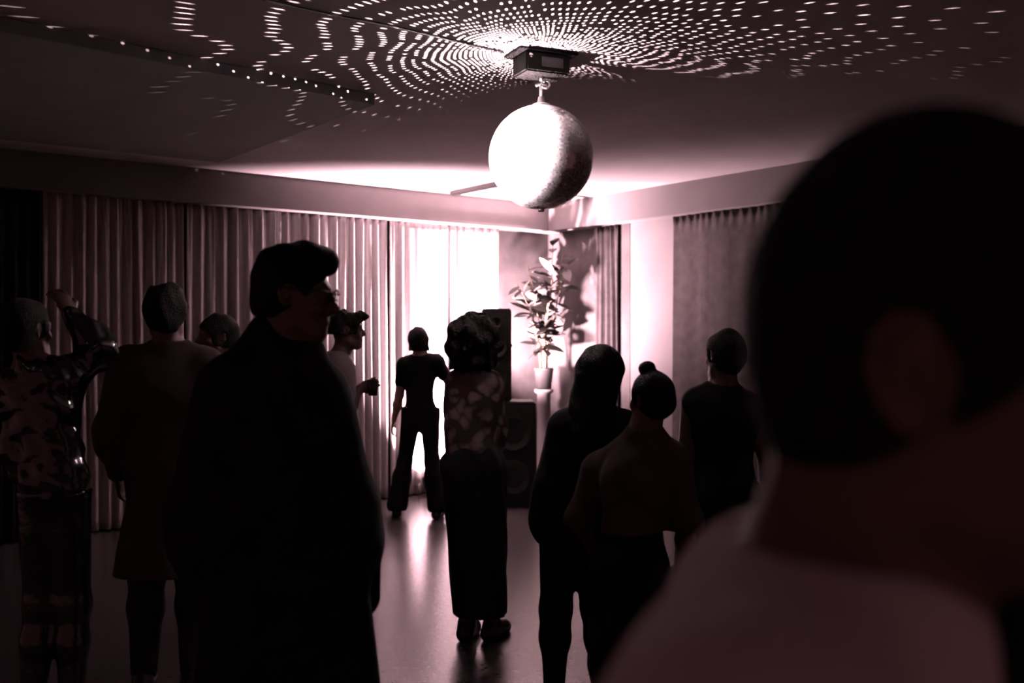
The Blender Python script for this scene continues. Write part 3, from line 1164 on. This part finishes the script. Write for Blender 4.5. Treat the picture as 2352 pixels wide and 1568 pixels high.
p6.trousers(M_blk, 0.012, flare=0.045, hem=0.06)
p6.shoes()
p6.short_hair(vol=0.018, low=0.0, extra=[cone(p6.hd(-0.065, -0.01, 0.10), p6.hd(-0.07, 0.0, 0.0), 0.035, 0.028), cone(p6.hd(0.065, -0.01, 0.10), p6.hd(0.075, 0.0, 0.0), 0.035, 0.03),
                                        cone(p6.hd(0, -0.06, 0.10), p6.hd(0, -0.06, 0.0), 0.06, 0.05)])

# --- woman with big curly hair, printed blouse, long dark skirt
Y7 = 5.2
p7 = Figure(V(((1092 - 1176) / F * Y7, Y7, 0)), 20, 1.68, 'woman with big curly hair in a printed blouse and long dark skirt', head=40, build=0.92, skin=M_skin_d)
j = p7.j
j['skull'] = p7.w(1090, 836)
j['neck'] = p7.w(1082, 862)
j['sh_l'] = p7.w(1052, 880, 0.03)
j['el_l'] = p7.w(1050, 985, -0.02)
j['wr_l'] = p7.w(1056, 1070, 0.02)
j['sh_r'] = p7.w(1128, 885)
j['el_r'] = p7.w(1142, 985, 0.05)
j['wr_r'] = p7.w(1125, 1075, 0.12)
j['chest'] = p7.w(1082, 930)
j['waist'] = p7.w(1084, 1010)
j['pelvis'] = p7.w(1088, 1075)
for sd, xx in (('l', 1062), ('r', 1120)):
    j['hip_' + sd] = p7.w(xx, 1085)
    j['kn_' + sd] = p7.w(xx + 4, 1270, 0.02)
    j['an_' + sd] = p7.w(xx + 10, 1430, 0.0)
p7.body()
p7.top(M_print, 'blouse', 0.012, sleeve=1.0, hem=0.97, fold=0.012, ascale=1.0)
sk = [ell(j['pelvis'], (0.185, 0.15, 0.14), np.array(p7.BR), 0.05),
      cone(p7.w(1090, 1120), p7.w(1102, 1400), 0.165, 0.125, 0.05, flat=p7.flat(1.15)), cone(p7.w(1080, 1150), p7.w(1086, 1400), 0.13, 0.10, 0.05), cone(p7.w(1110, 1150), p7.w(1125, 1410), 0.12, 0.09, 0.05)]
p7.add('skirt', sk, M_blk, cuts=[(V((0, 0, 0.13)), (0, 0, -1)), (V((0, 0, 1.02)), (0, 0, 1))], fold=0.018, ffreq=(38, 38, 3))
p7.shoes()
hr = [ell(p7.w(1088, 772), (0.135, 0.14, 0.125), None, 0.04), ell(p7.w(1056, 800), (0.07, 0.1, 0.09), None, 0.04), ell(p7.w(1112, 800), (0.09, 0.1, 0.10), None, 0.04), ell(p7.w(1082, 830, -0.02), (0.10, 0.09, 0.07), None, 0.04),
      ell(p7.hd(0, 0.11, 0.06), (0.06, 0.07, 0.075), np.array(p7.HR), 0.02, True)]
p7.add('hair', hr, M_hair_c, fold=0.03, ffreq=(60, 60, 60))

# --- tall man in glasses, seen from behind with the head in profile
Y4 = 2.8
p4 = Figure(V(((655 - 1176) / F * Y4, Y4, 0)), 15, 1.84, 'tall man with swept-up hair and glasses in a long black coat', head=84, pitch=-6, build=1.05, skin=M_skin_d, vox=0.008)
j = p4.j
j['skull'] = p4.w(668, 760)
j['neck'] = p4.w(655, 822)
j['sh_l'] = p4.w(525, 905)
j['sh_r'] = p4.w(735, 930, 0.03)
j['el_l'] = p4.w(455, 1160)
j['wr_l'] = p4.w(470, 1370, 0.08)
j['el_r'] = p4.w(795, 1160, 0.06)
j['wr_r'] = p4.w(820, 1370, 0.15)
j['chest'] = p4.w(650, 980)
j['waist'] = p4.w(650, 1150)
j['pelvis'] = p4.w(652, 1290)
for sd, xx in (('l', 590), ('r', 735)):
    j['hip_' + sd] = p4.w(xx, 1310)
    b_ = p4.w(xx, 1310)
    j['kn_' + sd] = V((b_.x, 0.02, 0.52))
    j['an_' + sd] = V((b_.x + (0.02 if sd == 'r' else -0.02), -0.02, 0.09))
p4.body()
coat = [cone(p4.w(650, 1040), p4.w(655, 1700), 0.20, 0.30, 0.08, flat=p4.flat(1.5)),
        cone(p4.w(560, 900), p4.w(520, 1250), 0.09, 0.12, 0.08), cone(p4.w(715, 900), p4.w(775, 1250), 0.07, 0.10, 0.08),
        cone(p4.w(600, 800), p4.w(700, 805), 0.055, 0.05, 0.05), cone(p4.w(610, 760), p4.w(600, 830), 0.05, 0.08, 0.06)]
p4.top(M_blk, 'coat', 0.03, sleeve=1.0, hem=0.42, extra=coat, fold=0.014, ffreq=(20, 20, 5), ascale=1.15, neck=-0.04)
p4.trousers(M_blk, 0.015)
p4.shoes()
S = p4.s
p4.short_hair(vol=0.010, low=0.03, fold=0.012, ffreq=(45, 45, 45), extra=[
    ell(p4.hd(0, 0.045, 0.205), (0.06, 0.055, 0.035), np.array(p4.HR), 0.03), ell(p4.hd(0, -0.01, 0.215), (0.065, 0.06, 0.03), np.array(p4.HR), 0.03),
    ell(p4.hd(0, 0.075, 0.195), (0.05, 0.032, 0.035), np.array(p4.HR), 0.03), ell(p4.hd(0, -0.068, 0.15), (0.06, 0.045, 0.055), np.array(p4.HR), 0.03)])
gl = empty('glasses', p4.base)
tag(gl, 'dark glasses on the tall man in the long coat', 'glasses')
for sg in (-1, 1):
    ring = [p4.hd(sg * 0.034 + 0.024 * math.cos(a), 0.112, 0.106 + 0.019 * math.sin(a)) for a in [k * math.pi / 8 for k in range(16)]]
    rr = obj('rim', tube('rim', ring, 0.0025, 6, closed=True), M_lens, gl)
    lv = [p4.hd(sg * 0.034, 0.1145, 0.106)] + ring
    obj('lens', pydata('lens', lv, [(0, 1 + k, 1 + (k + 1) % 16) for k in range(16)], True), M_glasslens, rr)
    obj('temple', tube('temple', [p4.hd(sg * 0.058, 0.112, 0.112), p4.hd(sg * 0.082, 0.04, 0.114), p4.hd(sg * 0.086, -0.02, 0.112)], 0.003, 6), M_lens, gl)
    obj('hinge', tube('hinge', [p4.hd(sg * 0.058, 0.113, 0.108), p4.hd(sg * 0.061, 0.106, 0.116)], 0.0045, 8), M_chrome, gl)
obj('bridge', tube('bridge', [p4.hd(-0.011, 0.113, 0.108), p4.hd(0, 0.118, 0.112), p4.hd(0.011, 0.113, 0.108)], 0.0025, 6), M_lens, gl)

# --- man in a brown coat behind the glossy jacket
Y2 = 4.5
p2 = Figure(V(((390 - 1176) / F * Y2, Y2, 0)), -10, 1.80, 'man in a dark brown coat, second figure from the left', head=-15, build=1.12, skin=M_skin_d)
j = p2.j
j['skull'] = p2.w(382, 768)
j['neck'] = p2.w(388, 800)
j['sh_l'] = p2.w(292, 838)
j['sh_r'] = p2.w(480, 838)
j['el_l'] = p2.w(258, 985, -0.05)
j['wr_l'] = p2.w(270, 1085, 0.05)
j['el_r'] = p2.w(505, 985)
j['wr_r'] = p2.w(480, 1090, 0.1)
p2.body()
p2.top(M_brown, 'coat', 0.022, sleeve=1.0, hem=0.5, fold=0.012, ffreq=(20, 20, 5), ascale=1.1,
       extra=[cone(p2.w(385, 1010), p2.w(375, 1330), 0.15, 0.22, 0.08, flat=p2.flat(1.5))])
p2.trousers(M_char, 0.02)
p2.shoes()
p2.short_hair(vol=0.018, low=-0.005, fold=0.012)

# --- person half hidden behind those two
Y3 = 5.6
p3 = Figure(V(((497 - 1176) / F * Y3, Y3, 0)), 100, 1.70, 'person in dark clothes half hidden between the brown coat and the tall man', head=235, skin=M_skin_d)
p3.body()
p3.top(M_char, 'sweater', 0.018, sleeve=1.0, hem=0.88, fold=0.008)
p3.trousers(M_char, 0.016)
p3.shoes()
p3.short_hair(vol=0.022, low=0.03)

# --- figure at the far left in a glossy jacket, arm raised
Y1 = 4.0
p1 = Figure(V(((105 - 1176) / F * Y1, Y1, 0)), 35, 1.66, 'person in a glossy black leather jacket with one arm raised at the far left', head=20, build=0.95, skin=M_skin_d)
j = p1.j
j['skull'] = p1.w(62, 808)
j['neck'] = p1.w(75, 842)
j['sh_r'] = p1.w(158, 878)
j['el_r'] = p1.w(232, 808, 0.05)
j['wr_r'] = p1.w(165, 722, 0.1)
j['hd_r'] = V((-0.55, 0.1, 0.8))
j['sh_l'] = p1.w(35, 885)
j['el_l'] = p1.w(36, 1030, 0.0)
j['wr_l'] = p1.w(78, 1120, 0.14)
j['chest'] = p1.w(105, 925)
j['waist'] = p1.w(120, 1020)
j['pelvis'] = p1.w(125, 1100)
for sd, xx in (('l', 92), ('r', 158)):
    j['hip_' + sd] = p1.w(xx, 1110)
    j['kn_' + sd] = V((p1.w(xx + (4 if sd == 'r' else -6), 1110).x, 0.03, 0.50))
    j['an_' + sd] = V((p1.w(xx + (12 if sd == 'r' else -12), 1110).x, -0.02, 0.085))
p1.body()
p1.top(M_leather, 'jacket', 0.016, sleeve=1.0, hem=1.0, fold=0.016, ffreq=(45, 45, 60))
p1.trousers(M_leather, 0.012, fold=0.010)
p1.shoes()
p1.short_hair(vol=0.016, low=0.0, extra=[cone(p1.hd(0, -0.05, 0.1), p1.hd(0, -0.07, -0.02), 0.07, 0.05)])

# --- person behind the tall man, facing the bright drape with a cup
Y5 = 6.5
p5 = Figure(V(((783 - 1176) / F * Y5, Y5, 0)), 70, 1.74, 'person with tousled dark hair holding a cup behind the tall man', head=75, skin=M_skin_d)
j = p5.j
j['skull'] = p5.w(798, 792)
j['neck'] = p5.w(782, 818)
j['sh_r'] = p5.w(790, 850, -0.17)
j['el_r'] = p5.w(800, 945, -0.16)
j['wr_r'] = p5.w(826, 892, -0.12)
j['hd_r'] = V((0.9, 0.1, 0.35))
p5.hand_curl['r'] = 0.9
p5.body()
p5.top(M_paleshirt, 'shirt', 0.014, sleeve=0.6, hem=0.9, fold=0.01)
p5.trousers(M_blk, 0.016)
p5.shoes()
p5.short_hair(vol=0.02, low=0.07, fold=0.018, extra=[ell(p5.hd(0, 0.085, 0.185), (0.055, 0.05, 0.035), np.array(p5.HR), 0.03), ell(p5.hd(0, -0.07, 0.17), (0.06, 0.05, 0.05), np.array(p5.HR), 0.03)])
cp = p5.base + j['wr_r'] + V((0.085, 0.0, 0.0))
tag(obj('drinking_cup', lathe('drinking_cup', [(0.0, -0.045), (0.028, -0.045), (0.037, 0.055), (0.035, 0.055), (0.027, -0.04), (0.0, -0.04)], 20, cap=False), M_char, None, cp), 'dark cup held by the person behind the tall man', 'cup')

# --- the pair on the right: long hair, and hair tied in a bun
Y8 = 4.25
p8 = Figure(V(((1345 - 1176) / F * Y8, Y8, 0)), 10, 1.58, 'woman with long dark hair in a dark coat beside the one with the bun', head=10, skin=M_skin_d)
j = p8.j
j['skull'] = p8.w(1380, 905)
j['neck'] = p8.w(1375, 940)
j['sh_l'] = p8.w(1300, 985)
j['sh_r'] = p8.w(1440, 985)
j['chest'] = p8.w(1360, 1040)
j['waist'] = p8.w(1335, 1130)
j['pelvis'] = p8.w(1320, 1190)
j['el_l'] = p8.w(1262, 1110, -0.03)
j['wr_l'] = p8.w(1262, 1190, 0.06)
j['el_r'] = p8.w(1455, 1110, 0.05)
j['wr_r'] = p8.w(1420, 1190, 0.12)
j['hip_l'] = p8.w(1285, 1215)
j['hip_r'] = p8.w(1345, 1215)
j['kn_l'] = p8.w(1277, 1400, 0.02)
j['an_l'] = V((p8.w(1272, 1500).x, -0.02, 0.085))
j['kn_r'] = p8.w(1372, 1400, 0.02)
j['an_r'] = V((p8.w(1385, 1500).x, -0.02, 0.085))
p8.body()
p8.top(M_blk, 'coat', 0.02, sleeve=1.0, hem=0.78, fold=0.01, extra=[cone(p8.w(1335, 1080), p8.w(1300, 1200), 0.15, 0.15, 0.06, flat=p8.flat(1.4)), cone(p8.w(1310, 990), p8.w(1260, 1190), 0.08, 0.07, 0.06)])
p8.trousers(M_blk, 0.014)
p8.shoes()
p8.short_hair(vol=0.02, low=-0.2, extra=[cone(p8.hd(0, -0.04, 0.12), p8.hd(-0.04, -0.09, -0.16), 0.095, 0.085, 0.04), cone(p8.hd(-0.05, -0.03, 0.1), p8.hd(-0.12, -0.05, -0.12), 0.05, 0.045, 0.04)])

Y9 = 3.85
p9 = Figure(V(((1465 - 1176) / F * Y9, Y9, 0)), -25, 1.52, 'person with hair tied in a bun, back to the camera, leaning to the left', head=-30, skin=M_skin_d)
j = p9.j
j['skull'] = p9.w(1495, 966)
j['neck'] = p9.w(1482, 985)
j['sh_l'] = p9.w(1372, 1085, 0.1)
j['sh_r'] = p9.w(1545, 1062)
j['chest'] = p9.w(1465, 1110)
j['waist'] = p9.w(1455, 1220)
j['pelvis'] = p9.w(1445, 1300)
j['el_l'] = p9.w(1330, 1190, 0.1)
j['wr_l'] = p9.w(1360, 1260, 0.2)
j['el_r'] = p9.w(1580, 1200)
j['wr_r'] = p9.w(1560, 1300, 0.1)
j['hip_l'] = p9.w(1410, 1320)
j['hip_r'] = p9.w(1485, 1320)
for sd, xx in (('l', 1395), ('r', 1490)):
    j['kn_' + sd] = V((p9.w(xx, 1320).x, 0.02, 0.44))
    j['an_' + sd] = V((p9.w(xx, 1320).x, -0.02, 0.085))
p9.body()
p9.top(M_brown, 'sweater', 0.022, sleeve=1.0, hem=0.96, fold=0.012)
p9.trousers(M_blk, 0.02, top=1.16, extra=[cone(p9.j['pelvis'], p9.j['waist'], 0.13, 0.12, 0.05, flat=p9.flat(1.3))])
p9.shoes()
p9.short_hair(vol=0.014, low=-0.01, fold=0.004, extra=[ell(p9.w(1486, 846, 0.0), (0.036, 0.036, 0.03), None, 0.006)])

Y0 = 4.45
p0 = Figure(V(((1660 - 1176) / F * Y0, Y0, 0)), -5, 1.61, 'person in a black sleeveless top behind the foreground head', head=-20, skin=M_skin_d)
j = p0.j
j['skull'] = p0.w(1664, 862)
j['neck'] = p0.w(1660, 892)
j['sh_l'] = p0.w(1588, 928)
j['sh_r'] = p0.w(1735, 945)
j['el_r'] = p0.w(1765, 1085)
j['wr_r'] = p0.w(1745, 1190, 0.1)
j['el_l'] = p0.w(1572, 1085)
j['wr_l'] = p0.w(1580, 1190, 0.1)
p0.body()
p0.top(M_blk, 'sleeveless_top', 0.014, sleeve=0.0, hem=0.9, fold=0.006)
p0.trousers(M_blk, 0.016)
p0.shoes()
p0.short_hair(vol=0.014, low=-0.01)

# --- person in open jacket and pale clothes at the right edge
YB = 2.05
pb = Figure(V((0.908, YB, 0)), 190, 1.70, 'person in an open black jacket over pale clothes and a dark belt, right edge', head=170, skin=M_skin_d)
pb.body()
pb.top(M_paleshirt, 'shirt', 0.012, sleeve=0.4, hem=0.98, fold=0.004)
pb.trousers(M_paleshirt, 0.02, top=1.0)
S = pb.s
pb.add('belt', [ell(pb.c(0, -0.005, 1.015), (0.158, 0.118, 0.10), np.array(pb.BR), 0.01)], M_shoe, cuts=[(V((0, 0, 1.032 * S)), (0, 0, 1)), (V((0, 0, 1.0 * S)), (0, 0, -1))], vox=0.006)
jk = [cone(pb.c(sx * 0.11, 0.03, 1.34), pb.c(sx * 0.125, 0.03, 0.8), 0.115, 0.125, 0.04) for sx in (-1, 1)] + [cone(pb.c(0, -0.07, 1.36), pb.c(0, -0.06, 0.8), 0.14, 0.15, 0.05)]
for sd in 'lr':
    jk += pb.arm_prims(sd, 0.022, hand=False, k=0.04)
jk += [cone(pb.c(0, 0.16, 1.5), pb.c(0, 0.165, 0.7), 0.055, 0.06, 0.02, True), cone(pb.j['neck'] + V((0, 0, 0.02)), pb.j['neck'] + V((0, 0, 0.2)), 0.07, 0.1, 0.01, True)]
pb.add('jacket', jk, M_blk, cuts=[(V((0, 0, 0.76)), (0, 0, -1))], fold=0.008)
pb.shoes()
pb.short_hair()

# --- the man close to the camera, in profile, pale T-shirt
pf = Figure(V((0.165, 0.575, 0)), 108, 1.74, 'man in a pale T-shirt close to the camera, seen from behind his right ear', head=118, skin=M_skin_d, vox=0.004, build=1.0)
j = pf.j
pf.j['skull'] = V((0.0905, -0.005, 1.486))
pf.j['neck'] = V((0.032, 0.0, 1.415))
for q in ('sh_l', 'sh_r', 'chest'):
    pf.j[q] = pf.j[q] + V((-0.005, 0, -0.03))
pf.body(extra=[cone(pf.hd(0, -0.06, 0.03), pf.j['neck'] + V((-0.015, 0, 0)), 0.045, 0.06, 0.03)])
pf.top(M_tee, 't_shirt', 0.012, neck=-0.02, sleeve=0.6, hem=0.85, fold=0.003, ffreq=(18, 18, 12), ascale=1.15, extra=[
    cone(pf.j['neck'] + V((-0.012, 0, -0.03)), pf.j['neck'] + V((0.0, 0, 0.018)), 0.085, 0.066, 0.03),
    cone(pf.j['neck'] + V((-0.03, 0, -0.03)), pf.j['sh_r'], 0.058, 0.055, 0.05), cone(pf.j['neck'] + V((-0.03, 0, -0.03)), pf.j['sh_l'], 0.058, 0.055, 0.05),
    cone(pf.j['neck'] + V((-0.062, -0.01, -0.065)), pf.j['chest'] + V((-0.055, -0.02, 0.0)), 0.07, 0.11, 0.06)])
pf.trousers(M_char, 0.018)
pf.shoes()
pf.short_hair(vol=0.008, low=-0.005, fold=0.002, vox=0.004, extra=[ell(pf.hd(0, -0.015, 0.15), (0.078, 0.095, 0.098), np.array(pf.HR), 0.03)])
